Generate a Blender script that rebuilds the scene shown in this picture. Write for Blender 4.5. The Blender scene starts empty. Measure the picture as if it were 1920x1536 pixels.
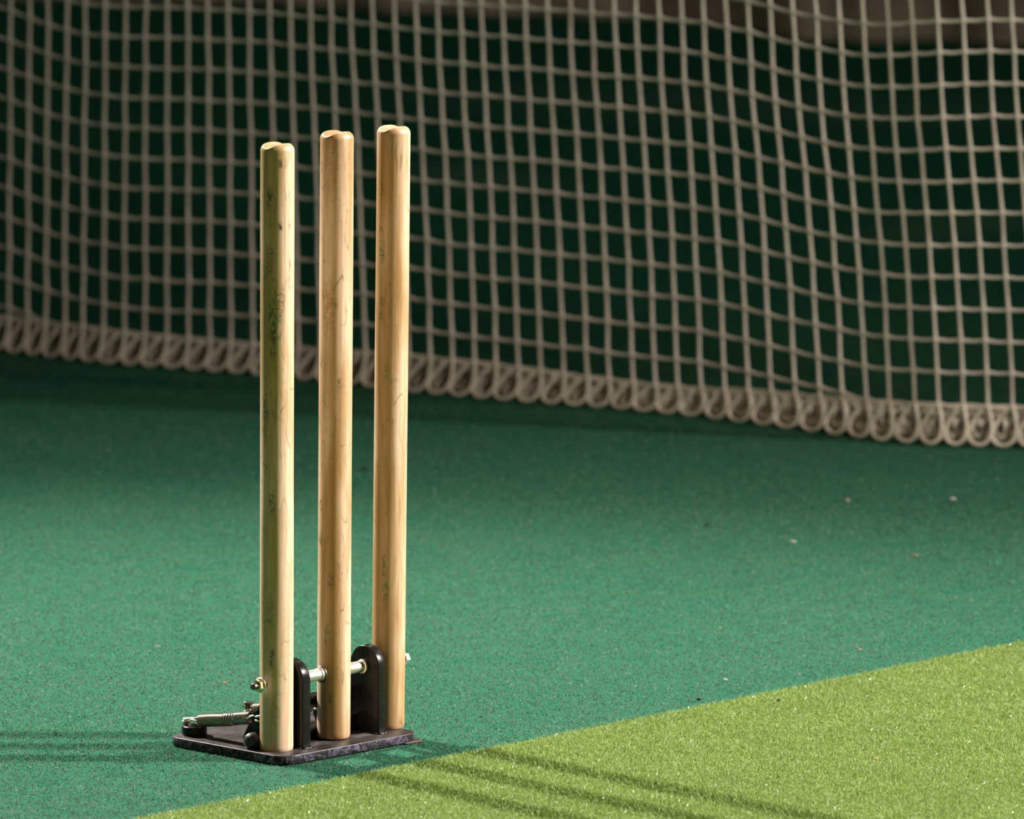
import bpy, bmesh, math, random
import numpy as np
from mathutils import Vector, Matrix
sc = bpy.context.scene
random.seed(7); rng = np.random.default_rng(11)

# ------------------------------------------------------------------ camera
F = 16000.0                                   # focal length in pixels of a 1920 px wide frame (300 mm lens)
PITCH = math.atan(2443 / F); CAM_H = 1.84
cd = bpy.data.cameras.new('camera'); cam = bpy.data.objects.new('camera', cd); sc.collection.objects.link(cam)
cd.sensor_width = 36; cd.lens = 36 * F / 1920; cd.clip_end = 200
cam.location = (0, 0, CAM_H); cam.rotation_euler = (math.pi / 2 - PITCH, 0, 0)
cd.dof.use_dof = True; cd.dof.focus_distance = 9.66; cd.dof.aperture_fstop = 8.0
sc.camera = cam

# ------------------------------------------------------------------ light
sc.view_settings.view_transform = 'Standard'; sc.view_settings.look = 'None'
sc.view_settings.gamma = 1; sc.view_settings.use_curve_mapping = False; sc.view_settings.exposure = 0.0
w = bpy.data.worlds.new('hall_ambient'); sc.world = w; w.use_nodes = True
w.node_tree.nodes['Background'].inputs[0].default_value = (1.0, 0.90, 0.60, 1)
w.node_tree.nodes['Background'].inputs[1].default_value = 0.032
def spot(name, loc, aim, power, col, angle, blend, rad):
    l = bpy.data.lights.new(name, 'SPOT'); o = bpy.data.objects.new(name, l); sc.collection.objects.link(o)
    l.energy = power; l.color = col; l.spot_size = math.radians(angle); l.spot_blend = blend; l.shadow_soft_size = rad
    o.location = loc
    o.rotation_euler = (Vector(aim) - Vector(loc)).to_track_quat('-Z', 'Y').to_euler()
    return o
spot('spot_lamp_rear', (-4.2, 13.9, 4.7), (-0.05, 9.30, 0), 6700, (1.0, 0.92, 0.82), 30, 1.0, 0.10)
spot('spot_lamp_side', (7.4, 9.40, 4.7), (-1.30, 8.88, 0), 8900, (1.0, 0.91, 0.82), 46, 1.0, 0.28)
spot('fill_spot_net', (4.6, 4.0, 2.9), (1.30, 11.9, 0.50), 1550, (1.0, 0.88, 0.76), 30, 1.0, 0.30)  # unseen fill added to light the net, cone kept off the stumps
spot('fill_spot_front', (-3.6, 1.5, 4.6), (-0.2, 9.4, 0.35), 300, (1.0, 0.72, 0.36), 18, 1.0, 0.30)  # weak unseen fill, added to warm the left stump's shaded side

# ------------------------------------------------------------------ maths helpers
def ray(px, py):
    dx = (px - 960) / F; dy = (768 - py) / F
    return (dx, math.cos(PITCH) + dy * math.sin(PITCH), -math.sin(PITCH) + dy * math.cos(PITCH))
def ground(px, py, z=0.0):
    r = ray(px, py); t = (z - CAM_H) / r[2]; return Vector((r[0] * t, r[1] * t, z))
def at_depth(px, py, Y):
    r = ray(px, py); t = Y / r[1]; return Vector((r[0] * t, Y, CAM_H + r[2] * t))
def interp(tab):
    xs = [a for a, b in tab]; ys = [b for a, b in tab]
    def fn(x):
        if x <= xs[0]: return ys[0] + (x - xs[0]) * (ys[1] - ys[0]) / (xs[1] - xs[0])
        if x >= xs[-1]: return ys[-1] + (x - xs[-1]) * (ys[-1] - ys[-2]) / (xs[-1] - xs[-2])
        return float(np.interp(x, xs, ys))
    return fn

# ------------------------------------------------------------------ node helpers
class NT:
    def __init__(s, name):
        s.m = bpy.data.materials.new(name); s.m.use_nodes = True; s.t = s.m.node_tree
        s.b = s.t.nodes['Principled BSDF']
    def n(s, kind, **kw):
        nd = s.t.nodes.new(kind)
        for k, v in kw.items(): setattr(nd, k, v)
        return nd
    def l(s, a, b): s.t.links.new(a, b)
    def put(s, sock, v):
        if hasattr(v, 'links') or isinstance(v, bpy.types.NodeSocket): s.l(v, sock)
        else: sock.default_value = v
    def coord(s, scale=(1, 1, 1), loc=(0, 0, 0), rot=(0, 0, 0), out='Object'):
        c = s.n('ShaderNodeTexCoord'); mp = s.n('ShaderNodeMapping')
        s.l(c.outputs[out], mp.inputs[0]); mp.inputs['Scale'].default_value = scale
        mp.inputs['Location'].default_value = loc; mp.inputs['Rotation'].default_value = rot
        return mp.outputs[0]
    def noise(s, vec, scale, detail=3, rough=0.5, dist=0.0):
        nd = s.n('ShaderNodeTexNoise'); s.l(vec, nd.inputs['Vector'])
        nd.inputs['Scale'].default_value = scale; nd.inputs['Detail'].default_value = detail
        nd.inputs['Roughness'].default_value = rough; nd.inputs['Distortion'].default_value = dist
        return nd.outputs['Fac']
    def ramp(s, fac, stops):
        nd = s.n('ShaderNodeValToRGB'); s.l(fac, nd.inputs[0]); e = nd.color_ramp.elements
        while len(e) < len(stops): e.new(0.5)
        for i, (p, c) in enumerate(stops):
            e[i].position = p; e[i].color = (c, c, c, 1) if not isinstance(c, tuple) else (*c, 1)
        return nd.outputs[0]
    def mix(s, fac, a, b, mode='MIX'):
        nd = s.n('ShaderNodeMix', data_type='RGBA', blend_type=mode)
        s.put(nd.inputs[0], fac)
        for sock, v in ((nd.inputs[6], a), (nd.inputs[7], b)):
            if isinstance(v, tuple): sock.default_value = (*v, 1)
            else: s.l(v, sock)
        return nd.outputs[2]
    def math(s, op, a, b=0.0, c=0.0, clamp=False):
        nd = s.n('ShaderNodeMath', operation=op, use_clamp=clamp)
        s.put(nd.inputs[0], a); s.put(nd.inputs[1], b); s.put(nd.inputs[2], c)
        return nd.outputs[0]
    def sep(s, vec):
        nd = s.n('ShaderNodeSeparateXYZ'); s.l(vec, nd.inputs[0]); return nd.outputs
    def box(s, v, c, r, soft):      # 1 inside |v-c|<r, fading over soft
        d = s.math('ABSOLUTE', s.math('SUBTRACT', v, c))
        return s.math('DIVIDE', s.math('SUBTRACT', r + soft, d), soft, clamp=True)
    def bump(s, h, strength, dist):
        nd = s.n('ShaderNodeBump'); s.l(h, nd.inputs['Height'])
        nd.inputs['Strength'].default_value = strength; nd.inputs['Distance'].default_value = dist
        s.l(nd.outputs[0], s.b.inputs['Normal'])
    def fin(s, col, rough, metal=0.0, spec=None):
        if isinstance(col, tuple): s.b.inputs['Base Color'].default_value = (*col, 1)
        else: s.l(col, s.b.inputs['Base Color'])
        s.put(s.b.inputs['Roughness'], rough); s.b.inputs['Metallic'].default_value = metal
        if spec is not None: s.b.inputs['Specular IOR Level'].default_value = spec
        return s.m

# ------------------------------------------------------------------ materials
def mat_carpet():
    s = NT('green_carpet'); v = s.coord()
    fine = s.noise(v, 420, 3, 0.6); mid = s.noise(v, 38, 4, 0.6); big = s.noise(v, 4.2, 3, 0.55)
    c = s.mix(s.ramp(fine, [(0.3, 0.0), (0.7, 1.0)]), (0.014, 0.120, 0.064), (0.034, 0.172, 0.100))
    c = s.mix(s.ramp(mid, [(0.35, 0.0), (0.7, 0.35)]), c, (0.055, 0.180, 0.115))
    c = s.mix(s.ramp(big, [(0.40, 0.0), (0.65, 0.30)]), c, (0.012, 0.150, 0.088))
    # pale worn streaks on the far part of the carpet, beyond the netting
    x, y, z = s.sep(v)
    def streak(cx, cy, ang, L, W, st):
        dx = s.math('SUBTRACT', x, cx); dy = s.math('SUBTRACT', y, cy)
        a = s.math('ADD', s.math('MULTIPLY', dx, math.cos(ang)), s.math('MULTIPLY', dy, math.sin(ang)))
        b = s.math('SUBTRACT', s.math('MULTIPLY', dy, math.cos(ang)), s.math('MULTIPLY', dx, math.sin(ang)))
        return s.math('MULTIPLY', s.math('MULTIPLY', s.box(a, 0, L * .3, L * .7), s.box(b, 0, W * .2, W * .8)), st)
    for (px, py, ang, L, W, st) in [(880, 330, 0.5, .16, .30, .16), (1790, 425, 0.95, .34, .16, .12), (1560, 205, -.15, .75, .45, .09), (1020, 180, 0.1, .5, .35, .06)]:
        g = ground(px, py)
        c = s.mix(streak(g.x, g.y, ang, L, W, st), c, (0.32, 0.42, 0.36))
    h = s.math('ADD', s.noise(v, 900, 2, 0.7), s.math('MULTIPLY', s.noise(v, 260, 3, 0.6), 1.4))
    s.bump(h, 0.55, 0.004)
    return s.fin(c, 1.0, spec=0.0)
def mat_fibre(name, lo, hi, rough, spec, cloudy=False):
    s = NT(name); a = s.n('ShaderNodeAttribute', attribute_name='tone')
    v = s.coord(); big = s.noise(v, 9, 4, 0.6); cl = s.noise(v, 26, 4, 0.65, .6)
    c = s.mix(a.outputs['Fac'], lo, hi)
    c = s.mix(s.ramp(big, [(0.38, 0.0), (0.68, 0.35)]), c, tuple(0.75 * k for k in lo))
    c = s.mix(s.ramp(cl, [(0.45, 0.0), (0.70, 0.45)]), c, tuple(1.0 * k for k in hi))
    if cloudy:      # felt-like mottling of the old carpet: bluish patches and paler rubbed ones
        c = s.mix(s.ramp(s.noise(v, 13, 5, 0.7, .8), [(0.46, 0.0), (0.62, 0.6)]), c, (0.031, 0.138, 0.105))
        c = s.mix(s.ramp(s.noise(v, 60, 5, 0.7, .5), [(0.50, 0.0), (0.68, 0.5)]), c, (0.175, 0.262, 0.195))
    if cloudy: c = s.mix(s.ramp(a.outputs['Fac'], [(0.93, 0.0), (0.97, 0.6)]), c, (0.40, 0.50, 0.42))  # palest fibres mixed whitish, painting tiny sparkles into the colour
    if rough == 'glint': rough = s.ramp(a.outputs['Fac'], [(0.86, 0.55), (0.92, 0.20)])
    m = s.fin(c, rough, spec=spec)
    tr = s.n('ShaderNodeBsdfTranslucent'); s.l(c, tr.inputs['Color'])       # thin plastic fibres let light through
    mx = s.n('ShaderNodeMixShader'); mx.inputs[0].default_value = 0.24
    out = s.t.nodes['Material Output']; s.l(s.b.outputs[0], mx.inputs[1]); s.l(tr.outputs[0], mx.inputs[2]); s.l(mx.outputs[0], out.inputs['Surface'])
    return m
def mat_wood(name, seed, smudges, green, brownish):
    s = NT(name); v = s.coord(); P = s.coord(loc=(seed * 3.7, seed * 1.3, seed * 2.1))
    vs = s.n('ShaderNodeMapping'); s.l(P, vs.inputs[0]); vs.inputs['Scale'].default_value = (1, 1, 0.045)
    grain = s.noise(vs.outputs[0], 210, 5, 0.62, 0.5)
    v2 = s.n('ShaderNodeMapping'); s.l(P, v2.inputs[0]); v2.inputs['Scale'].default_value = (1, 1, 0.13)
    band = s.noise(v2.outputs[0], 34, 3, 0.5, 0.7)
    c = s.mix(s.ramp(grain, [(0.32, 0.0), (0.68, 1.0)]), (0.65, 0.435, 0.270), (0.81, 0.635, 0.490))
    c = s.mix(s.ramp(band, [(0.38, 0.0), (0.62, 0.80)]), c, brownish)
    v5 = s.n('ShaderNodeMapping'); s.l(P, v5.inputs[0]); v5.inputs['Scale'].default_value = (1, 1, 0.02)
    streak = s.noise(v5.outputs[0], 420, 3, 0.6, 0.2)
    c = s.mix(s.ramp(streak, [(0.50, 0.0), (0.70, 0.45)]), c, (0.37, 0.20, 0.08))
    # contour lines of a slow field: the looping figure of the wood
    v3 = s.n('ShaderNodeMapping'); s.l(P, v3.inputs[0]); v3.inputs['Scale'].default_value = (1, 1, 0.22)
    field = s.noise(v3.outputs[0], 46, 1.0, 0.4, 0.35)
    fr = s.math('FRACT', s.math('MULTIPLY', field, 7.0))
    line = s.box(fr, 0.5, 0.012, 0.045)
    gate = s.ramp(s.noise(P, 24, 2, 0.5), [(0.46, 0.0), (0.58, 0.55)])
    c = s.mix(s.math('MULTIPLY', line, gate), c, (0.10, 0.055, 0.02))
    # grime: short dark scuffs
    sc2 = s.n('ShaderNodeMapping'); s.l(P, sc2.inputs[0]); sc2.inputs['Scale'].default_value = (1, 1, 0.4)
    g1 = s.noise(sc2.outputs[0], 150, 5, 0.75, 1.2); g2 = s.noise(P, 22, 3, 0.6)
    grime = s.math('MULTIPLY', s.ramp(g1, [(0.54, 0.0), (0.70, 1.0)]), s.ramp(g2, [(0.46, 0.0), (0.64, 0.75)]))
    c = s.mix(grime, c, (0.15, 0.10, 0.05))
    x, y, z = s.sep(v)
    if green:                                        # shade painted into one long face: olive on outer stump, brown stain on others
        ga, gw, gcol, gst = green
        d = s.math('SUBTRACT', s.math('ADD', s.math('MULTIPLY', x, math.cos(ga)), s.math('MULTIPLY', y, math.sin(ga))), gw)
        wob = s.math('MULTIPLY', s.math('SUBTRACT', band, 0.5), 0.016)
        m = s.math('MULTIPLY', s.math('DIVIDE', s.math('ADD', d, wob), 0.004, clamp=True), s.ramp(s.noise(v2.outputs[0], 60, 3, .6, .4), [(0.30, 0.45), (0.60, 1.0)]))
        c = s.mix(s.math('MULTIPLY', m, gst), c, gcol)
    for (ang, zz, wd, hh, col, st) in smudges:      # local marks: angle round the stump, height, half width, half height
        R = 0.019; cx, cy = R * math.cos(ang), R * math.sin(ang)
        dx = s.math('SUBTRACT', x, cx); dy = s.math('SUBTRACT', y, cy)
        d = s.math('SQRT', s.math('ADD', s.math('MULTIPLY', dx, dx), s.math('MULTIPLY', dy, dy)))
        m = s.math('MULTIPLY', s.box(d, 0, wd * .5, wd * .8), s.box(z, zz, hh * .5, hh * .8))
        n = s.ramp(s.noise(v, 420 if hh < .01 else 230, 4, 0.75, 0.3), [(0.44, 0.0), (0.56, st)])
        c = s.mix(s.math('MULTIPLY', m, n), c, col)
    s.bump(s.math('ADD', grain, s.math('MULTIPLY', g1, 0.6)), 0.18, 0.0006)
    m = s.fin(c, s.ramp(grime, [(0.0, 0.44), (1.0, 0.65)]), spec=0.75)
    return m
def mat_black(name='black_paint', worn=0.0):
    s = NT(name); v = s.coord()
    n1 = s.noise(v, 90, 4, 0.65); n2 = s.noise(v, 260, 3, 0.7)
    c = s.mix(s.ramp(n1, [(0.5, 0.0), (0.75, 0.25)]), (0.008, 0.008, 0.008), (0.030, 0.028, 0.026))
    c = s.mix(s.ramp(n2, [(0.68, 0.0), (0.74, 0.5)]), c, (0.16, 0.155, 0.14))
    if worn:
        n3 = s.noise(v, 95, 5, 0.75, 0.6)
        c = s.mix(s.ramp(n3, [(0.46, 0.0), (0.60, worn)]), c, (0.150, 0.130, 0.220))
        c = s.mix(s.ramp(s.noise(v, 170, 4, 0.75), [(0.60, 0.0), (0.66, worn)]), c, (0.30, 0.28, 0.27))
    s.bump(s.noise(v, 120, 4, 0.6), 0.25, 0.0012)
    return s.fin(c, 0.62 if worn else s.ramp(n1, [(0.3, 0.20), (0.7, 0.36)]), spec=0.22)
def mat_satin():
    s = NT('satin_black_plate'); v = s.coord(); n = s.noise(v, 28, 5, 0.65)
    c = s.mix(s.ramp(n, [(0.35, 0.0), (0.7, 1.0)]), (0.022, 0.019, 0.020), (0.060, 0.050, 0.050))
    c = s.mix(s.ramp(s.noise(v, 240, 4, .7), [(0.66, 0), (0.72, .5)]), c, (0.16, 0.14, 0.13))
    s.bump(s.noise(v, 90, 4, 0.6), 0.2, 0.001)
    return s.fin(c, s.ramp(n, [(0.3, 0.30), (0.7, 0.50)]), spec=0.5)
def mat_metal(name, col, rough, dirt=0.3):
    s = NT(name); v = s.coord(); n = s.noise(v, 140, 4, 0.6)
    c = s.mix(s.ramp(n, [(0.5, 0.0), (0.75, dirt)]), col, tuple(0.35 * k for k in col))
    return s.fin(c, s.ramp(n, [(0.3, rough), (0.7, rough + 0.12)]), 1.0)
def mat_cord(name, lo, hi):
    s = NT(name); v = s.coord(); n = s.noise(v, 30, 4, 0.6)
    wv = s.noise(v, 500, 2, 0.5)
    c = s.mix(s.ramp(n, [(0.3, 0.0), (0.7, 1.0)]), lo, hi)
    s.bump(wv, 0.4, 0.001)
    return s.fin(c, 0.75, spec=0.25)
def mat_cloth(name, lo, hi, scale):
    s = NT(name); v = s.coord(); n = s.noise(v, scale, 4, 0.6)
    c = s.mix(s.ramp(n, [(0.3, 0.0), (0.7, 1.0)]), lo, hi)
    s.bump(s.noise(v, scale * 3, 3, 0.5), 0.3, 0.02)
    return s.fin(c, 0.85, spec=0.2)
def mat_plain(name, col, rough=0.7, spec=None):
    s = NT(name); n = s.noise(s.coord(), 300, 3, 0.6)
    return s.fin(s.mix(s.ramp(n, [(0.3, 0.0), (0.7, 1.0)]), tuple(.8 * k for k in col), col), rough, spec=spec)

M = dict(carpet=mat_carpet(),
         pile=mat_fibre('green_carpet_fibre', (0.056, 0.136, 0.090), (0.122, 0.208, 0.147), 0.7, 0.25, True),
         turf_base=mat_plain('turf_backing', (0.112, 0.168, 0.034), 1.0, 0.0),
         turf=mat_fibre('lime_turf_blade', (0.172, 0.280, 0.050), (0.305, 0.430, 0.128), 'glint', 0.5),
         plate=mat_satin(), black=mat_black(), worn=mat_black('worn_black_paint', 0.8), rubber=mat_plain('black_rubber', (0.012, 0.012, 0.012), 0.5),
         steel=mat_metal('bright_steel', (0.95, 0.91, 0.84), 0.38, 0.2), spring=mat_metal('dull_spring_steel', (0.34, 0.33, 0.29), 0.26, 0.5),
         brass=mat_metal('brass_plated_steel', (0.75, 0.60, 0.30), 0.28), dark=mat_metal('dark_bolt_steel', (0.16, 0.14, 0.12), 0.35),
         cord=mat_cord('cream_cord', (0.50, 0.445, 0.39), (0.64, 0.575, 0.515)),
         hem=mat_cord('cream_hem_cord', (0.58, 0.525, 0.44), (0.72, 0.655, 0.56)),
         canvas=mat_cloth('grey_brown_canvas', (0.20, 0.175, 0.135), (0.29, 0.25, 0.19), 3.0),
         wall=mat_plain('dark_green_wall', (0.02, 0.06, 0.035), 0.9))

# ------------------------------------------------------------------ mesh helpers
def link(name, me, mat=None, parent=None, smooth=True):
    o = bpy.data.objects.new(name, me); sc.collection.objects.link(o)
    if mat: me.materials.append(mat)
    if parent: o.parent = parent
    if smooth:
        me.shade_smooth()
    return o
def pymesh(name, vs, fs, mat=None, parent=None, smooth=True):
    me = bpy.data.meshes.new(name); me.from_pydata([tuple(v) for v in vs], [], fs); me.validate(); me.update()
    return link(name, me, mat, parent, smooth)
def auto(o, deg=35):
    """smooth faces but crisp corners"""
    me = o.data; bm = bmesh.new(); bm.from_mesh(me)
    for e in bm.edges:
        if len(e.link_faces) == 2 and e.calc_face_angle(0) > math.radians(deg): e.smooth = False
    bm.to_mesh(me); bm.free(); return o
def tube(pts, rad, n=8, closed=False, caps=True):
    """returns verts, faces of a tube along pts; rad number or list"""
    P = [Vector(p) for p in pts]; m = len(P); R = rad if hasattr(rad, '__len__') else [rad] * m
    vs, fs = [], []; prev = None
    for i in range(m):
        a = P[(i - 1) % m] if (closed or i > 0) else P[i]; b = P[(i + 1) % m] if (closed or i < m - 1) else P[i]
        t = (b - a); t = t.normalized() if t.length > 1e-9 else Vector((0, 0, 1))
        if prev is None:
            up = Vector((0, 0, 1)) if abs(t.z) < .9 else Vector((0, 1, 0)); x = t.cross(up).normalized()
        else:
            x = (prev - t * prev.dot(t)).normalized()
        prev = x; y = t.cross(x)
        for k in range(n):
            q = 2 * math.pi * k / n; vs.append(P[i] + x * (R[i] * math.cos(q)) + y * (R[i] * math.sin(q)))
    for i in range(m if closed else m - 1):
        j = (i + 1) % m
        for k in range(n):
            k2 = (k + 1) % n; fs.append((i * n + k, i * n + k2, j * n + k2, j * n + k))
    if caps and not closed:
        fs.append(tuple(range(n))[::-1]); fs.append(tuple(range((m - 1) * n, m * n)))
    return vs, fs
class MB:
    def __init__(s): s.v = []; s.f = []
    def add(s, vf):
        o = len(s.v); s.v += list(vf[0]); s.f += [tuple(i + o for i in f) for f in vf[1]]; return s
    def build(s, name, mat, parent=None, smooth=True): return pymesh(name, s.v, s.f, mat, parent, smooth)
def lathe(profile, axis='z', n=40, origin=(0, 0, 0)):
    """profile: list of (radius, along)"""
    vs, fs = [], []; m = len(profile); O = Vector(origin)
    for r, h in profile:
        for k in range(n):
            q = 2 * math.pi * k / n; a, b = r * math.cos(q), r * math.sin(q)
            vs.append(O + (Vector((a, b, h)) if axis == 'z' else Vector((h, a, b)) if axis == 'x' else Vector((b, h, a))))
    for i in range(m - 1):
        for k in range(n):
            k2 = (k + 1) % n; fs.append((i * n + k, i * n + k2, (i + 1) * n + k2, (i + 1) * n + k))
    fs.append(tuple(range(n))[::-1]); fs.append(tuple(range((m - 1) * n, m * n)))
    return vs, fs
def prism(poly, lo, hi, axis, bevel=0.0, seg=3):
    """poly in the plane across axis, extruded lo..hi; axis 'x': poly=(y,z); 'z': poly=(x,y); returns mesh data through bmesh with bevelled rim"""
    bm = bmesh.new()
    def P(a, b, h): return (h, a, b) if axis == 'x' else (a, b, h) if axis == 'z' else (a, h, b)
    A = [bm.verts.new(P(a, b, lo)) for a, b in poly]; B = [bm.verts.new(P(a, b, hi)) for a, b in poly]
    bm.faces.new(A); bm.faces.new(B[::-1]); n = len(poly)
    for i in range(n): bm.faces.new((A[i], B[i], B[(i + 1) % n], A[(i + 1) % n]))
    bmesh.ops.recalc_face_normals(bm, faces=bm.faces)
    if bevel:
        cap = [e for e in bm.edges if (e.verts[0] in A and e.verts[1] in A) or (e.verts[0] in B and e.verts[1] in B)]
        bmesh.ops.bevel(bm, geom=cap, offset=bevel, segments=seg, affect='EDGES', profile=0.5)
    bm.verts.ensure_lookup_table(); bm.verts.index_update()
    out = ([v.co.copy() for v in bm.verts], [tuple(v.index for v in f.verts) for f in bm.faces]); bm.free(); return out
def round_poly(corners, radii, seg=8):
    out = []; n = len(corners)
    for i in range(n):
        p = Vector(corners[i]); a = Vector(corners[i - 1]); b = Vector(corners[(i + 1) % n]); r = radii[i]
        u = (a - p).normalized(); v = (b - p).normalized(); ang = u.angle(v); d = r / math.tan(ang / 2)
        c = p + (u + v).normalized() * (r / math.sin(ang / 2)); s0 = p + u * d - c; s1 = p + v * d - c
        a0 = math.atan2(s0.y, s0.x); a1 = math.atan2(s1.y, s1.x); da = (a1 - a0 + math.pi) % (2 * math.pi) - math.pi
        for k in range(seg + 1):
            q = a0 + da * k / seg; out.append((c.x + r * math.cos(q), c.y + r * math.sin(q)))
    return out
def tag(o, label=None, cat=None, group=None, kind=None):
    if label: o['label'] = label
    if cat: o['category'] = cat
    if group: o['group'] = group
    if kind: o['kind'] = kind
    return o
def struct(name, vs, fs, mat): return tag(pymesh(name, vs, fs, mat, None, False), kind='structure')

# ------------------------------------------------------------------ the hall
def slab(x0, x1, y0, y1, z0, z1):
    v = [(x, y, z) for z in (z0, z1) for y in (y0, y1) for x in (x0, x1)]
    return v, [(0, 2, 3, 1), (4, 5, 7, 6), (0, 1, 5, 4), (2, 6, 7, 3), (0, 4, 6, 2), (1, 3, 7, 5)]
floor = struct('floor', *slab(-9, 9, -2, 24, -0.05, 0.0), M['carpet'])
struct('wall_back', *slab(-9, 9, 24, 24.2, 0, 5), M['wall'])

# lime turf strip: edge line from the photo (320,1530) -> (1913,1210)
E0 = ground(320, 1530); E1 = ground(1913, 1210); ed = (E1 - E0).normalized(); en = Vector((ed.y, -ed.x, 0))   # en: towards the camera / right
def strip_pt(s, d, z=0): return E0 + ed * s + en * d + Vector((0, 0, z))
TH = 0.004
tv, tf = [], []
for z in (0.0, TH):
    for s_, d in ((-1.6, 0), (3.6, 0), (3.6, 2.4), (-1.6, 2.4)): tv.append(strip_pt(s_, d, z))
turf = pymesh('turf_mat', tv, [(3, 2, 1, 0), (4, 5, 6, 7), (0, 1, 5, 4), (1, 2, 6, 5), (2, 3, 7, 6), (3, 0, 4, 7)], M['turf_base'], None, False)
tag(turf, 'lime green artificial turf strip laid diagonally over the darker green carpet', 'turf')

def blades(name, base, nrm_h, width, lean, mat, parent=None, curl=0.4):
    """base (N,3); every blade a bent strip of two quads"""
    N = len(base); L = nrm_h * rng.uniform(0.55, 1.15, N); az = rng.uniform(0, 2 * np.pi, N); ln = rng.uniform(0.1, 1.0, N) * lean
    d = np.stack([np.cos(az), np.sin(az), np.zeros(N)], 1); wa = az + np.pi / 2 + rng.normal(0, .9, N)
    wv = np.stack([np.cos(wa), np.sin(wa), np.zeros(N)], 1) * (width * rng.uniform(.7, 1.3, N) / 2)[:, None]
    up = np.array([0, 0, 1.0])
    p1 = base + d * (L * .5 * np.sin(ln))[:, None] + up * (L * .5 * np.cos(ln))[:, None]
    l2 = np.minimum(ln + curl * rng.uniform(0.2, 1.6, N), 1.75)
    p2 = p1 + d * (L * .5 * np.sin(l2))[:, None] + up * (L * .5 * np.cos(l2))[:, None]
    V = np.stack([base - wv, base + wv, p1 + wv, p1 - wv, p2 + wv * .45, p2 - wv * .45], 1).reshape(-1, 3)
    i0 = np.arange(N)[:, None] * 6
    Fq = np.concatenate([i0 + np.array([[0, 1, 2, 3]]), i0 + np.array([[3, 2, 4, 5]])], 1).reshape(-1)
    me = bpy.data.meshes.new(name); me.vertices.add(len(V)); me.vertices.foreach_set('co', V.astype(np.float32).ravel())
    me.loops.add(len(Fq)); me.loops.foreach_set('vertex_index', Fq.astype(np.int32))
    me.polygons.add(2 * N); me.polygons.foreach_set('loop_start', np.arange(0, 8 * N, 4, dtype=np.int32))
    me.update(calc_edges=True)
    at = me.attributes.new('tone', 'FLOAT', 'POINT'); at.data.foreach_set('value', np.repeat(np.clip(rng.normal(.5, .27, N), 0, 1), 6).astype(np.float32))
    return link(name, me, mat, parent, False)
# turf blades over the part of the strip near the stumps
NB = 900000
s_ = rng.uniform(-0.35, 2.45, NB); d_ = rng.uniform(0.0, 1.55, NB) + rng.normal(0, .0006, NB)
E0n, edn, enn = np.array(E0), np.array(ed), np.array(en)
b = E0n + s_[:, None] * edn + d_[:, None] * enn; b[:, 2] = TH
keep = (np.abs(b[:, 0]) < 0.22 + b[:, 1] * 0.0615) & (b[:, 1] > 8.6)
b = b[keep]
tp = blades('turf_pile', b, 0.0052, 0.0007, 1.15, M['turf'], turf, 0.6); tag(tp, kind='stuff')
# carpet pile
NC = 1000000
Y = np.concatenate([8.6 + 2.7 * rng.uniform(0, 1, int(NC * .78)) ** 1.1, 11.3 + 2.0 * (1 - np.sqrt(1 - rng.uniform(0, 1, NC - int(NC * .78))))]); X = rng.uniform(-1, 1, NC) * (0.16 + Y * 0.0615)
side = (X - E0.x) * en.x + (Y - E0.y) * en.y
k = side < -0.0005; c = np.stack([X[k], Y[k], np.zeros(k.sum())], 1)
cp = blades('carpet_pile', c, 0.0024, 0.0010, 1.5, M['pile'], floor, 0.9)
tag(cp, kind='stuff')

# ------------------------------------------------------------------ the wicket
S = [ground(518.5, 1407, .012), ground(625, 1383, .012), ground(727.5, 1366, .012)]
av = (S[2] - S[0]); av.z = 0; av.normalize(); nv = Vector((-av.y, av.x, 0))
wk = bpy.data.objects.new('spring_back_stumps', None); sc.collection.objects.link(wk)
wk.location = (S[1].x, S[1].y, 0); wk.rotation_euler = (0, 0, math.atan2(av.y, av.x))
tag(wk, 'set of three wooden cricket stumps bolted to a black steel base with return springs', 'cricket stumps')
def on_v0(px, py):
    r = ray(px, py); n = nv; t = (S[1].x * n.x + S[1].y * n.y) / (r[0] * n.x + r[1] * n.y)
    return (t * r[0] - S[1].x) * av.x + (t * r[1] - S[1].y) * av.y, CAM_H + t * r[2]
AX = 0.0877                                         # axle height
R = 0.0189
# base plate
pl = round_poly([(-.121, -.041), (.094, -.047), (.096, .135), (-.121, .150)], [.020, .018, .02, .02], 8)
plate = pymesh('base_plate', *prism(pl, 0.0015, 0.0115, 'z', 0.0007, 2), M['plate'], wk); auto(plate, 50)
plate.data.materials.append(M['worn'])
for f in plate.data.polygons:
    if abs(f.normal.z) < .3: f.material_index = 1
# raised lip strip along the left edge of the plate
# lug blocks that anchor the springs at the back
def lug(u, v):
    poly = [(u + .0135 * math.cos(q), v + .0155 * math.sin(q)) for q in np.linspace(0, 2 * math.pi, 25)[:-1]]
    o = pymesh('spring_lug', *prism(poly, 0.011, 0.0225, 'z', 0.002, 2), M['black'], wk); auto(o, 50); return o
lug(-.0955, .1275); lug(.003, .1275)
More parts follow.
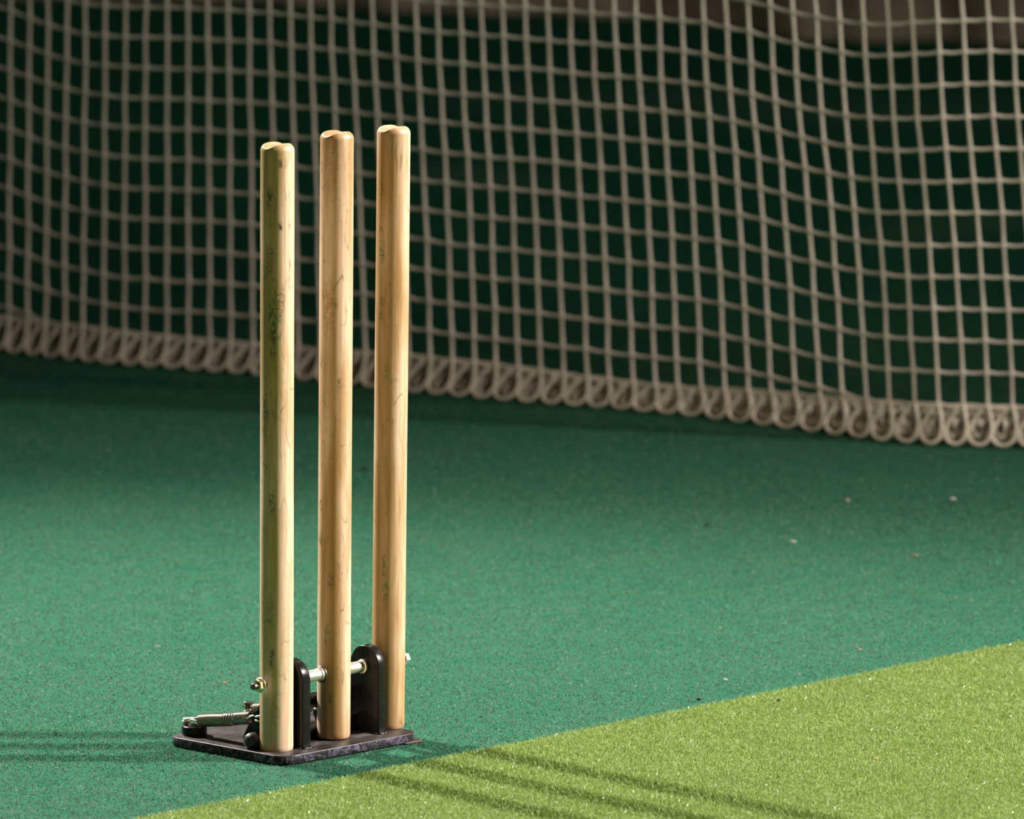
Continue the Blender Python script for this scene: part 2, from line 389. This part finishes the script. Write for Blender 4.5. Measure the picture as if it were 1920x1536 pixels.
# brackets
def bracket(u0, u1):
    top = [(.0225 * math.cos(q), AX + .0225 * math.sin(q)) for q in np.linspace(math.pi, 0, 19)]      # from back to front after mirroring
    poly = [(-.0225, .010)] + [(-a, b) for a, b in top][::-1][0:0]
    arc = [(-.0225 * math.cos(q), AX + .0240 * math.sin(q)) for q in np.linspace(0, math.pi * .86, 20)]
    poly = [(-.0225, .010)] + arc + [(.0300, .078), (.0470, .0540), (.0600, .036), (.0672, .0249), (.0760, .0100)]
    o = pymesh('bracket', *prism(poly, u0, u1, 'x', 0.0017, 3), M['black'], wk); auto(o, 50)
    # weld bead at the foot
    pts = [(u0 - .001, v, .0118) for v in np.linspace(-.021, .07, 30)]
    pts2 = [(u, -.0235, .0118) for u in np.linspace(u0, u1, 8)]
    mb = MB(); mb.add(tube([(p[0], p[1], p[2] + .0003 * math.sin(i * 2.1)) for i, p in enumerate(pts)], [0.0018 + .0004 * math.sin(i * 1.7) for i in range(len(pts))], 6))
    mb.add(tube(pts2, [0.0019 + .0005 * math.sin(i * 2.4) for i in range(8)], 6)); mb.build('weld', M['black'], o)
    return o
b1 = bracket(-.0720, -.0585); b2 = bracket(.0500, .0625)
tag(b1, 'black steel bracket beside the leftmost stump'); tag(b2, 'black steel bracket beside the rightmost stump')
# stumps
def mark(d, zpx, base, w_, h_, col, st):
    # d: px right of the stump's centre line as photographed, turned into an angle round the stump
    return (math.radians(-136.7) + math.asin(max(-1, min(1, d / 31.0))), (base - zpx) / 1622.0, w_, h_, col, st)
DK, GN = (.035, .028, .020), (.010, .120, .050)
m1 = [mark(6, 325, 1407, .0030, .0050, DK, .95), mark(6, 440, 1407, .0030, .0050, DK, .95), mark(-14, 390, 1407, .0035, .012, DK, .8), mark(-13, 500, 1407, .005, .016, DK, .7),
      mark(-8, 612, 1407, .0060, .026, GN, .9), mark(3, 607, 1407, .0040, .006, GN, .8), mark(-7, 655, 1407, .0030, .016, DK, .9), mark(5, 575, 1407, .006, .016, (.16, .09, .03), .8),
      mark(-12, 1150, 1407, .005, .02, GN, .5), mark(-8, 1232, 1407, .0030, .011, DK, .95), mark(-2, 1330, 1407, .006, .02, (.35, .16, .05), .7), mark(-22, 770, 1407, .004, .014, DK, .8), mark(-9, 950, 1407, .004, .016, DK, .8)]
m2 = [mark(-13, 1186, 1383, .0045, .015, (.10, .12, .04), .7), mark(-6, 1307, 1383, .0022, .006, DK, .95), mark(8, 722, 1383, .003, .006, DK, .7), mark(-2, 575, 1383, .004, .006, DK, .7),
      mark(-14, 590, 1383, .009, .03, (.42, .20, .05), .8), mark(-8, 300, 1383, .008, .045, (.45, .22, .06), .7), mark(-6, 1085, 1383, .004, .01, DK, .6)]
m3 = [mark(-20, 360, 1366, .0045, .010, (.10, .13, .04), .8), mark(-20, 475, 1366, .0045, .012, (.05, .15, .05), .8), mark(-19, 568, 1366, .003, .006, GN, .8), mark(-20, 595, 1366, .003, .006, GN, .8),
      mark(-9, 700, 1366, .004, .016, (.12, .18, .04), .7), mark(-9, 1060, 1366, .0028, .014, (.04, .12, .04), .9), mark(-8, 1105, 1366, .004, .011, (.06, .16, .04), .9), mark(-9, 330, 1366, .007, .04, (.48, .24, .06), .7), mark(-8, 1130, 1366, .004, .02, (.3, .15, .06), .6)]
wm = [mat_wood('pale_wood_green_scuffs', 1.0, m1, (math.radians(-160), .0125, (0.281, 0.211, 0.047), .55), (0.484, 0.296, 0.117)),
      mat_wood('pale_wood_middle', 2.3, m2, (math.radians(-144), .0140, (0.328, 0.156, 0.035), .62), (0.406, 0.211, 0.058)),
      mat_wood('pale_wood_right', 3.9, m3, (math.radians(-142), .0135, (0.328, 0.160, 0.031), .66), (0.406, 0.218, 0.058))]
def stump(i, xb, yb, xt, yt, mat, ht):
    ub, zb = on_v0(xb, yb); ut, zt = on_v0(xt, yt)
    H = math.hypot(ut - ub, zt - zb)
    n = 120; prof = [(.004, .0002), (R * .80, .0), (R * .93, .0008), (R * .985, .0028), (R, .006)]
    for q in np.linspace(0, 1, 14)[1:-1]: prof.append((R * (1 + .004 * math.sin(q * 9 + i)), .006 + q * (H - .020)))
    prof += [(R, H - .020), (R, H - .016), (R, H - .014), (R, H - .012)]
    for q in np.linspace(0, math.pi / 2, 20)[1:]: prof.append((R - .0085 + .0085 * math.cos(q), H - .012 + .0085 * math.sin(q)))
    for rr in np.linspace(R - .0085, .0006, 30)[1:]: prof.append((rr, H - .0035 + .0022 * (1 - (rr / (R - .0085)) ** 2)))
    vs, fs = lathe(prof, 'z', n)
    gw = math.radians(0)
    out = []
    for v in vs:                                     # bail groove along the wicket line (local x)
        if v.z > H - .02:
            floor_z = H - .0085 + (v.y - 0.0) ** 2 / (2 * .0085)
            k_ = .0012; h_ = max(k_ - abs(floor_z - v.z), 0) / k_      # smooth minimum keeps the lip even
            v = Vector((v.x, v.y, min(floor_z, v.z) - h_ * h_ * k_ * .25))
        out.append(v)
    # extra rings near the top keep the groove crisp
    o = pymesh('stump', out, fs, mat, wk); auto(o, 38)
    o.location = (ub, 0, zb); o.rotation_euler = (0, math.atan2(ut - ub, zt - zb), 0)
    return o
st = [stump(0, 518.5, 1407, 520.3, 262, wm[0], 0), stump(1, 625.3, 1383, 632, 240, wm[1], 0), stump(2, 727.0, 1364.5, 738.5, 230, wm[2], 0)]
tag(st[0], 'leftmost wooden stump, its left side olive'); tag(st[1], 'middle wooden stump'); tag(st[2], 'rightmost wooden stump with brown streaks')

# axle, sleeves, nuts
def cyl(name, r, u0, u1, mat, parent=wk, n=28, v=0.0, z=AX, ch=0.0006):
    o = pymesh(name, *lathe([(r - ch, u0), (r, u0 + ch), (r, u1 - ch), (r - ch, u1)], 'x', n, (0, v, z)), mat, parent); auto(o, 40); return o
axle = pymesh('axle_bolt', *lathe([(.0034, -.1290), (.0040, -.1280)] + sum([[(.0040, -.128 + .001 * k), (.0036, -.1275 + .001 * k)] for k in range(12)], []) + [(.004, -.115), (.004, .1210), (.0032, .1220)], 'x', 20, (0, 0, AX)), M['dark'], wk)
def hexnut(name, r, u0, u1, mat, parent, rot=0.0):
    poly = [(r * math.cos(q + rot), AX + r * math.sin(q + rot)) for q in np.linspace(0, 2 * math.pi, 7)[:-1]]
    o = pymesh(name, *prism(poly, u0, u1, 'x', 0.0007, 2), mat, parent); auto(o, 25); return o
hexnut('nut', .0072, -.1225, -.1170, M['brass'], axle, .3)
cyl('washer', .0090, -.1172, -.1158, M['steel'], axle)
hexnut('nut', .0068, .1135, .1195, M['steel'], axle, .1); cyl('washer', .0075, .1125, .1137, M['steel'], axle)
def sleeve(u0, u1, flange_at):
    f0, f1 = (.0068, .0078)
    prof = [(.0062, u0), (.0066, u0 + .0005), (.0066, u1 - .006)]
    prof += [(.0068, u1 - .0050), (.0080, u1 - .0045), (.0083, u1 - .0030), (.0080, u1 - .0015), (.0070, u1)]
    o = pymesh('sleeve', *lathe(prof, 'x', 32, (0, 0, AX)), M['steel'], wk); auto(o, 40); return o
sl1 = sleeve(-.0585, -.0190, 1); sl2 = sleeve(.0190, .0500, 1)
cyl('washer', .0098, -.0212, -.0190, M['dark'], wk)
cyl('washer', .0092, .0185, .0205, M['brass'], wk)
cyl('sleeve', .0070, -.0790, -.0720, M['brass'], wk); cyl('sleeve', .0070, .0625, .0700, M['steel'], wk)
# stop bar across the plate, behind the feet of the stumps
bar = pymesh('stop_bar', *lathe([(.001, -.1165), (.0055, -.1158), (.0085, -.1135), (.0097, -.1095), (.0097, .049)], 'x', 28, (0, .022, .0200)), M['rubber'], wk)
pymesh('stop_bar', *lathe([(.0097, .0625), (.0097, .100), (.0085, .105), (.0055, .107), (.001, .108)], 'x', 28, (0, .022, .0200)), M['rubber'], wk)
# lever arms behind stump: carry the front hooks of the springs
def lever(u):
    poly = [(.016, .026), (.026, .0225), (.033, .036), (.030, .050), (.020, .056), (.012, .048)]
    poly = round_poly(poly, [.003] * 6, 4)
    o = pymesh('lever', *prism(poly, u - .003, u + .003, 'x', .0008, 2), M['black'], wk); auto(o, 40); return o
lever(-.0955); lever(.003)
# cross plate tying the levers
pymesh('cross_plate', *prism([(.019, .046), (.024, .046), (.024, .062), (.019, .062)], -.084, .100, 'x', .001, 2), M['black'], wk)
# springs
def spring(u, v0, z0, v1, z1, gap0, gap1, reach=.0215):
    A = Vector((u, v0, z0)); B = Vector((u, v1, z1)); d = (B - A); L = d.length; d.normalize()
    x = Vector((1, 0, 0)); y = d.cross(x).normalized(); rw = .00100; rc = .0068
    turns = 0.0; pts = []; s = 0.0; ang = 0.0; pitch_t = 2 * rw * 1.22
    while s < L:
        f = s / L; pt = pitch_t
        if gap0 < f < gap1: pt = pitch_t * 1.7
        wob = .0004 * math.sin(f * 9)
        pts.append(A + d * s + (x * math.cos(ang) + y * math.sin(ang)) * rc + y * wob)
        s += pt / 14; ang += 2 * math.pi / 14
    o = pymesh('spring', *tube(pts, rw, 7), M['spring'], wk)
    # rear hook down to the lug, front hook round the lever pin
    def hook(c0, c1, side):
        P = [c0 + x * rc * side, c0 + (c1 - c0) * .35 + x * rc * side * .6 + y * .002, c0 + (c1 - c0) * .75 + y * .001]
        cen = c1; dirn = (c1 - c0).normalized()
        for q in np.linspace(-math.pi * .5, math.pi * 1.1, 14):
            P.append(cen + dirn * (.0045 * math.cos(q - math.pi * .0)) + x * (.0045 * math.sin(q)) * side)
        return tube(P, rw * 1.25, 8)
    mb = MB(); mb.add(hook(A, A + Vector((0, reach, -.0005)), 1)); mb.add(hook(A, A + Vector((0, reach + .002, -.003)), -1)); mb.build('hook', M['steel'], o)
    mb = MB(); mb.add(hook(B, B - Vector((0, .014, -.004)), -1)); mb.add(hook(B, B - Vector((0, .012, .001)), 1)); mb.build('hook', M['steel'], o)
    return o
s1 = spring(-.0955, .1165, .0290, .0360, .0430, .50, .72); tag(s1, 'steel coil spring in front, beside the leftmost stump')
s2 = spring(.003, .1275, .0268, .0400, .0425, .40, .52, .010); tag(s2, 'steel coil spring mostly hidden behind the stumps')
# bolts standing in the lugs
def upright(u, v, z0, z1, r):
    mb = MB(); mb.add(lathe([(r * .5, z0), (r * .55, z1 - .006), (r * 1.35, z1 - .006), (r * 1.35, z1 - .0045), (r, z1 - .0043), (r, z1 - .0006), (r * .85, z1)], 'z', 6, (u, v, 0)))
    o = mb.build('anchor_bolt', M['dark'], wk); auto(o, 25)
upright(.003, .1385, .018, .0350, .0060); upright(-.0955, .1385, .018, .0275, .0038)
# small foot tab under the right corner of the plate
tb = round_poly([(.060, -.020), (.066, -.050), (.096, -.052), (.098, -.020)], [.003, .004, .006, .003], 5)
pymesh('foot_tab', *prism(tb, .0006, .0030, 'z', .0006, 1), mat_plain('worn_brown_rubber', (.075, .055, .045), .6), wk)

# ------------------------------------------------------------------ the netting
colx = [20, 55, 90, 125, 160, 197, 235, 273, 313, 352, 390, 428, 467, 507, 545, 583, 622, 660, 700, 742, 783, 824, 866, 906, 946, 988, 1030, 1073, 1114, 1157, 1198, 1240, 1283, 1325, 1368, 1410, 1453, 1497, 1540, 1585, 1629, 1675, 1720, 1768, 1815, 1862, 1907]
colx = [20 - 34.5 * k for k in range(9, 0, -1)] + colx + [1907 + 47 * k for k in range(1, 5)]
Tf = interp([(-300, -45), (-100, -15), (0, 12), (20, 20), (88, 46), (157, 63), (235, 69), (350, 71), (500, 79), (640, 94), (820, 116), (990, 128), (1115, 139), (1240, 149), (1333, 160), (1420, 179), (1507, 201), (1593, 217), (1640, 221), (1680, 222), (1773, 219), (1867, 217), (2100, 222), (2400, 240)])
Bf = interp([(-300, 440), (-100, 490), (17, 521), (55, 534), (88, 545), (123, 555), (155, 562), (197, 570), (233, 576), (312, 582), (390, 585), (470, 592), (567, 600), (682, 607), (771, 615), (845, 626), (926, 636), (1012, 644), (1097, 654), (1181, 665), (1265, 674), (1313, 679), (1356, 687), (1402, 696), (1444, 706), (1490, 716), (1536, 727), (1590, 738), (1650, 748), (1720, 754), (1800, 758), (1900, 762), (2100, 768), (2400, 776)])
dxf = interp([(-300, -6), (20, -3), (160, -4), (313, 0), (467, 6), (660, 22), (865, 22), (1073, 25), (1283, 29), (1497, 38), (1720, 39), (1907, 36), (2300, 30)])
bordf = interp([(-300, 560), (0, 592), (150, 611), (250, 624), (400, 638), (600, 655), (771, 666), (926, 682), (1087, 704), (1217, 720), (1310, 728), (1397, 731), (1494, 739), (1574, 746), (1655, 752), (1752, 758), (1881, 762), (2300, 775)])
G = interp([(-300, 632), (0, 660), (100, 671), (200, 683), (333, 692), (483, 704), (600, 716), (780, 736), (950, 752), (1161, 768), (1304, 782), (1440, 800), (1560, 816), (1650, 828), (1750, 836), (1900, 841), (2300, 856)])
def depth(px): return ground(px, G(px)).y
net = bpy.data.objects.new('netting', None); sc.collection.objects.link(net)
net.location = (0, depth(960), 0)
tag(net, 'cream knotted sports net hanging behind the stumps with a looped hem on the carpet', 'net')
def N_(v): return Vector(v) - Vector(net.location)
rr = random.Random(3)
NCOL = len(colx); KTOP = -13
def mid_bow(x, k): return 0.0
def node(i, k):
    xt = colx[i]; f = k / 9.0; xb = xt + dxf(xt)
    fx = f if f > 0 else f * .8
    x = xt + (xb - xt) * (fx + .12 * math.sin(math.pi * min(max(fx, 0), 1)))
    y = Tf(xt) + (Bf(xb) - Tf(xt)) * f
    j = random.Random(i * 131 + k * 7)
    x += j.uniform(-1.2, 1.2); y += j.uniform(-1.3, 1.3)
    return x, y
def p3(x, y, dy=0.0, zmin=.004):
    q = at_depth(x, y, depth(x) + dy)
    if q.z < zmin: q.z = zmin
    return q
CR = 0.0027
mesh_mb = MB()
ends = []
def strand(pts, wob=0):
    """pts: node positions; knots swell the cord at each node"""
    P, Rr = [], []
    for a in range(len(pts) - 1):
        A, B = pts[a], pts[a + 1]; d = B - A
        for t, rad in ((0, 1.6), (.12, 1.05), (.5, .93), (.90, 1.08)):
            q = A + d * t
            if wob and t == .5: q = q - Vector((0, 0, wob))
            P.append(N_(q)); Rr.append(CR * rad)
    P.append(N_(pts[-1])); Rr.append(CR * 1.3)
    mesh_mb.add(tube(P, Rr, 6, caps=False))
nodes = {}
for i in range(NCOL):
    col = []
    for kk in range(KTOP, 12):
        x, y = node(i, kk); lim = bordf(x)
        if y > lim - 6:
            px, py = node(i, kk - 1); t = (lim - py) / max(y - py, 1e-3)
            q = p3(px + (x - px) * t, lim); col.append(q); ends.append((px + (x - px) * t, lim)); break
        nodes[(i, kk)] = p3(x, y); col.append(nodes[(i, kk)])
    strand(col)
for kk in range(KTOP, 12):
    run = []
    for i in range(NCOL):
        if (i, kk) in nodes: run.append(nodes[(i, kk)])
        elif run:
            x, y = node(i, kk)
            run.append(p3(x, bordf(x) + 1)); break
    # a row may start again further right
    if len(run) > 1: strand(run, .0012)
# rows that re-emerge to the right where the hem dips
    if kk >= 9:
        idx = [i for i in range(NCOL) if (i, kk) in nodes]
        seg = []
        for i in idx:
            if seg and i != seg[-1] + 1:
                strand([nodes[(a, kk)] for a in seg], .001) if len(seg) > 1 and seg[0] != 0 else None; seg = []
            seg.append(i)
        if len(seg) > 1 and seg[0] != 0: strand([nodes[(a, kk)] for a in seg], .001)
panel = mesh_mb.build('mesh_panel', M['cord'], net)
# hem: a rope along the top of the border, teardrop loops hanging from every strand, a folded layer behind and the rope on the floor
def rope(name, path, rad, strands=2, twist=55, off=.6):
    mb = MB()
    for s in range(strands):
        P = []; L = 0
        for a in range(len(path)):
            if a: L += (path[a] - path[a - 1]).length
            q = L * twist + 2 * math.pi * s / strands
            P.append(N_(path[a] + Vector((0, math.cos(q), math.sin(q))) * rad * off))
        mb.add(tube(P, rad * .72, 7))
    return mb.build(name, M['hem'], net)
xs = np.arange(-290, 2110, 6.0)
rope('hem_rope', [p3(x, bordf(x) + 2, -.002) for x in xs], .0032)
TEAR = [(0, 0), (.08, .22), (.13, .48), (.10, .74), (-.06, .93), (-.30, 1.0), (-.56, .95), (-.72, .78), (-.66, .55), (-.42, .28), (-.14, .04), (0, 0)]
def loops(dy, yoff, hscale, wscale, shear, rad, jit, zmin, phase=0.0, upto=9999):
    mb = MB()
    for a in range(len(ends) - 1):
        (x0, y0), (x1, y1) = ends[a], ends[a + 1]
        if x1 > upto: continue
        p = x1 - x0; cx = x1 + phase * p; top = bordf(cx) + yoff; bot = G(cx - .3 * p) - 5
        hgt = (bot - top) * hscale; sh = shear * float(np.interp(cx, [700, 1500], [1.0, 0.0]))
        j = random.Random(a * 17 + int(dy * 1000)); ws = wscale * (1 + j.uniform(-jit, jit) * .3); P = []
        n = len(TEAR)
        for e in range(n - 1):
            p0, p1, p2, p3_ = TEAR[max(e - 1, 0)], TEAR[e], TEAR[e + 1], TEAR[min(e + 2, n - 1)]
            for t in (0, .34, .67):
                c = [0.5 * (2 * p1[m] + (p2[m] - p0[m]) * t + (2 * p0[m] - 5 * p1[m] + 4 * p2[m] - p3_[m]) * t * t + (3 * p1[m] - p0[m] - 3 * p2[m] + p3_[m]) * t ** 3) for m in (0, 1)]
                f = (e + t) / (n - 1)
                x = cx + p * (c[0] * ws - sh * c[1]); y = top + hgt * c[1]
                P.append(N_(p3(x, y, dy - .010 * math.sin(math.pi * f) + (.007 * f), zmin)))
        mb.add(tube(P, rad, 7))
    return mb
loops(-.004, 0, 1.0, 1.08, .45, .0031, .3, .004).build('hem_loops', M['hem'], net)
loops(.016, 2, .80, .95, .40, .0030, .6, .006, .10).build('folded_hem', M['hem'], net)
loops(.032, 5, .90, 1.1, .2, .0032, .9, .006, .50).build('folded_hem', M['hem'], net)
loops(.046, 0, .75, 1.2, -.3, .0034, .9, .006, .25).build('folded_hem', M['hem'], net)
loops(.006, 3, .92, 1.0, .75, .0034, .8, .005, .45, 1250).build('folded_hem', M['hem'], net)
loops(.011, 12, .70, 1.1, .9, .0034, .8, .005, .20, 900).build('folded_hem', M['hem'], net)
rope('folded_rope', [p3(x, bordf(x) + (G(x) - bordf(x)) * .42 + 2 * math.sin(x * .06), .024) for x in xs if x < 1150], .0085, 3, 45)
rope('folded_rope', [p3(x, bordf(x) + (G(x) - bordf(x)) * .30 + 3 * math.sin(x * .05 + 1), .052) for x in xs], .0075, 2, 60)
rope('folded_rope', [p3(x, bordf(x) + (G(x) - bordf(x)) * .78 + 1.5 * math.sin(x * .04), .012) for x in xs if x > 1420], .0030, 2, 60)
rope('floor_rope', [ (lambda g: Vector((g.x, g.y + .030 + .010 * math.sin(x * .011), .0085 + .004 * math.sin(x * .017) ** 2)))(ground(x, G(x))) for x in xs], .0060, 3, 40, .62)
loops(.046, 14, .8, 1.1, -.2, .0030, .9, .006, .7).build('folded_hem', M['hem'], net)
loops(.006, 3, .92, 1.0, .75, .0034, .8, .005, .45, 1250).build('folded_hem', M['hem'], net)
loops(.011, 12, .70, 1.1, .9, .0034, .8, .005, .20, 900).build('folded_hem', M['hem'], net)
rope('folded_rope', [p3(x, bordf(x) + (G(x) - bordf(x)) * .42 + 2 * math.sin(x * .06), .024) for x in xs if x < 1150], .0085, 3, 45)
rope('folded_rope', [p3(x, bordf(x) + (G(x) - bordf(x)) * .30 + 3 * math.sin(x * .05 + 1), .040) for x in xs], .0050, 2, 60)
rope('folded_rope', [p3(x, bordf(x) + (G(x) - bordf(x)) * .58 + 3 * math.sin(x * .03), .056) for x in xs], .0075, 2, 60)
# top rope of the net
rope('head_rope', [p3(node(i, KTOP)[0], node(i, KTOP)[1]) for i in range(NCOL)], .005)

# ------------------------------------------------------------------ canvas far behind
def curtain():
    x0, x1 = -2.2, 2.6; nx, nz = 260, 40; vs = []; fs = []
    edge = interp([(-2000, 0), (0, 0), (500, 6), (700, 22), (900, 30), (1100, 38), (1280, 48), (1400, 68), (1500, 84), (1600, 92), (1700, 86), (1800, 92), (1950, 98), (3000, 110)])
    for iz in range(nz):
        for ix in range(nx):
            x = x0 + (x1 - x0) * ix / (nx - 1); h_ = (iz / (nz - 1)) ** 1.5 * 2.4
            Yc = 17.2; px = 960 + F * x / 17.2
            g = ground(px, edge(px)); y = g.y + .02 + .05 * math.sin(x * 9 + 1.3 * math.sin(x * 3)) * min(1, h_ * 3 + .25) + .02 * math.sin(x * 31 + h_ * 6) + .05 * math.sin(h_ * 9 + x * 2)
            vs.append((x, y, .004 + h_))
    for iz in range(nz - 1):
        for ix in range(nx - 1):
            a = iz * nx + ix; fs.append((a, a + 1, a + 1 + nx, a + nx))
    o = pymesh('canvas_curtain', vs, fs, M['canvas'])
    m = o.modifiers.new('thick', 'SOLIDIFY'); m.thickness = .006
    tag(o, 'grey-brown canvas curtain hanging in the dim background beyond the net', 'curtain')
curtain()

# ------------------------------------------------------------------ crumbs on the carpet
def crumb(px, py, r, col, label, flat=.6, ring=False, z0=0.003):
    g = ground(px, py, z0); bm = bmesh.new(); r *= .75
    if ring:
        vs, fs = tube([(r * math.cos(q), r * math.sin(q), r * .35) for q in np.linspace(0, 2 * math.pi, 15)[:-1]], r * .35, 6, closed=True)
        o = pymesh('crumb', vs, fs, mat_plain('crumb', col, .6))
    else:
        bmesh.ops.create_icosphere(bm, subdivisions=2, radius=r); j = random.Random(px)
        for v in bm.verts: v.co = Vector((v.co.x * 1.25, v.co.y, v.co.z * flat)) * j.uniform(.75, 1.2)
        me = bpy.data.meshes.new('crumb'); bm.to_mesh(me); o = link('crumb', me, mat_plain('crumb', col, .6))
    bm.free(); o.location = g
    o.location.z = z0 + r * .25
    tag(o, label, 'crumb', 'crumbs and grit on the floor')
PK, WH, BK, OR, BR = (.42, .26, .21), (.50, .46, .40), (.012, .014, .012), (.55, .24, .11), (.17, .17, .11)
crumb(297, 1213, .0026, PK, 'pink crumb on the carpet left of the stumps')
crumb(421, 1281, .0026, OR, 'orange crumb on the carpet just left of the leftmost stump')
crumb(1588, 940, .0042, PK, 'pink crumb on the carpet near the looped hem at right', z0=.0015)
crumb(1786, 938, .0045, WH, 'tiny pale ring on the carpet near the right edge', ring=True, z0=.0015)
crumb(1326, 985, .0055, BK, 'black crumb on the carpet midway to the net', .4, z0=.0015)
crumb(1487, 1017, .0050, WH, 'whitish flat flake on the open carpet', .35, z0=.0015)
crumb(1715, 1043, .0060, BR, 'brownish smear-like crumb on the carpet at right', .25, z0=.0012)
crumb(1350, 1178, .0024, PK, 'pinkish grain on open carpet, farthest of three pink grains near the turf edge')
crumb(1498, 1265, .0022, PK, 'pinkish grain on the carpet, closest of three pink grains to the turf edge')
crumb(1612, 1219, .0024, PK, 'pink grain on the carpet, rightmost of three pink grains near the turf edge')
crumb(1360, 1275, .0026, WH, 'pale grain on the carpet close to the turf edge')
crumb(1310, 1312, .0038, BK, 'black grit on the carpet touching the turf edge')
crumb(1459, 1314, .0030, BK, 'black grit lying on the lime turf near its edge', z0=TH + .005)
crumb(1643, 1424, .0026, OR, 'orange crumb on the lime turf', z0=TH + .005)
crumb(685, 880, .0075, BK, 'dark spot on the carpet behind the stumps', .2, z0=.001)
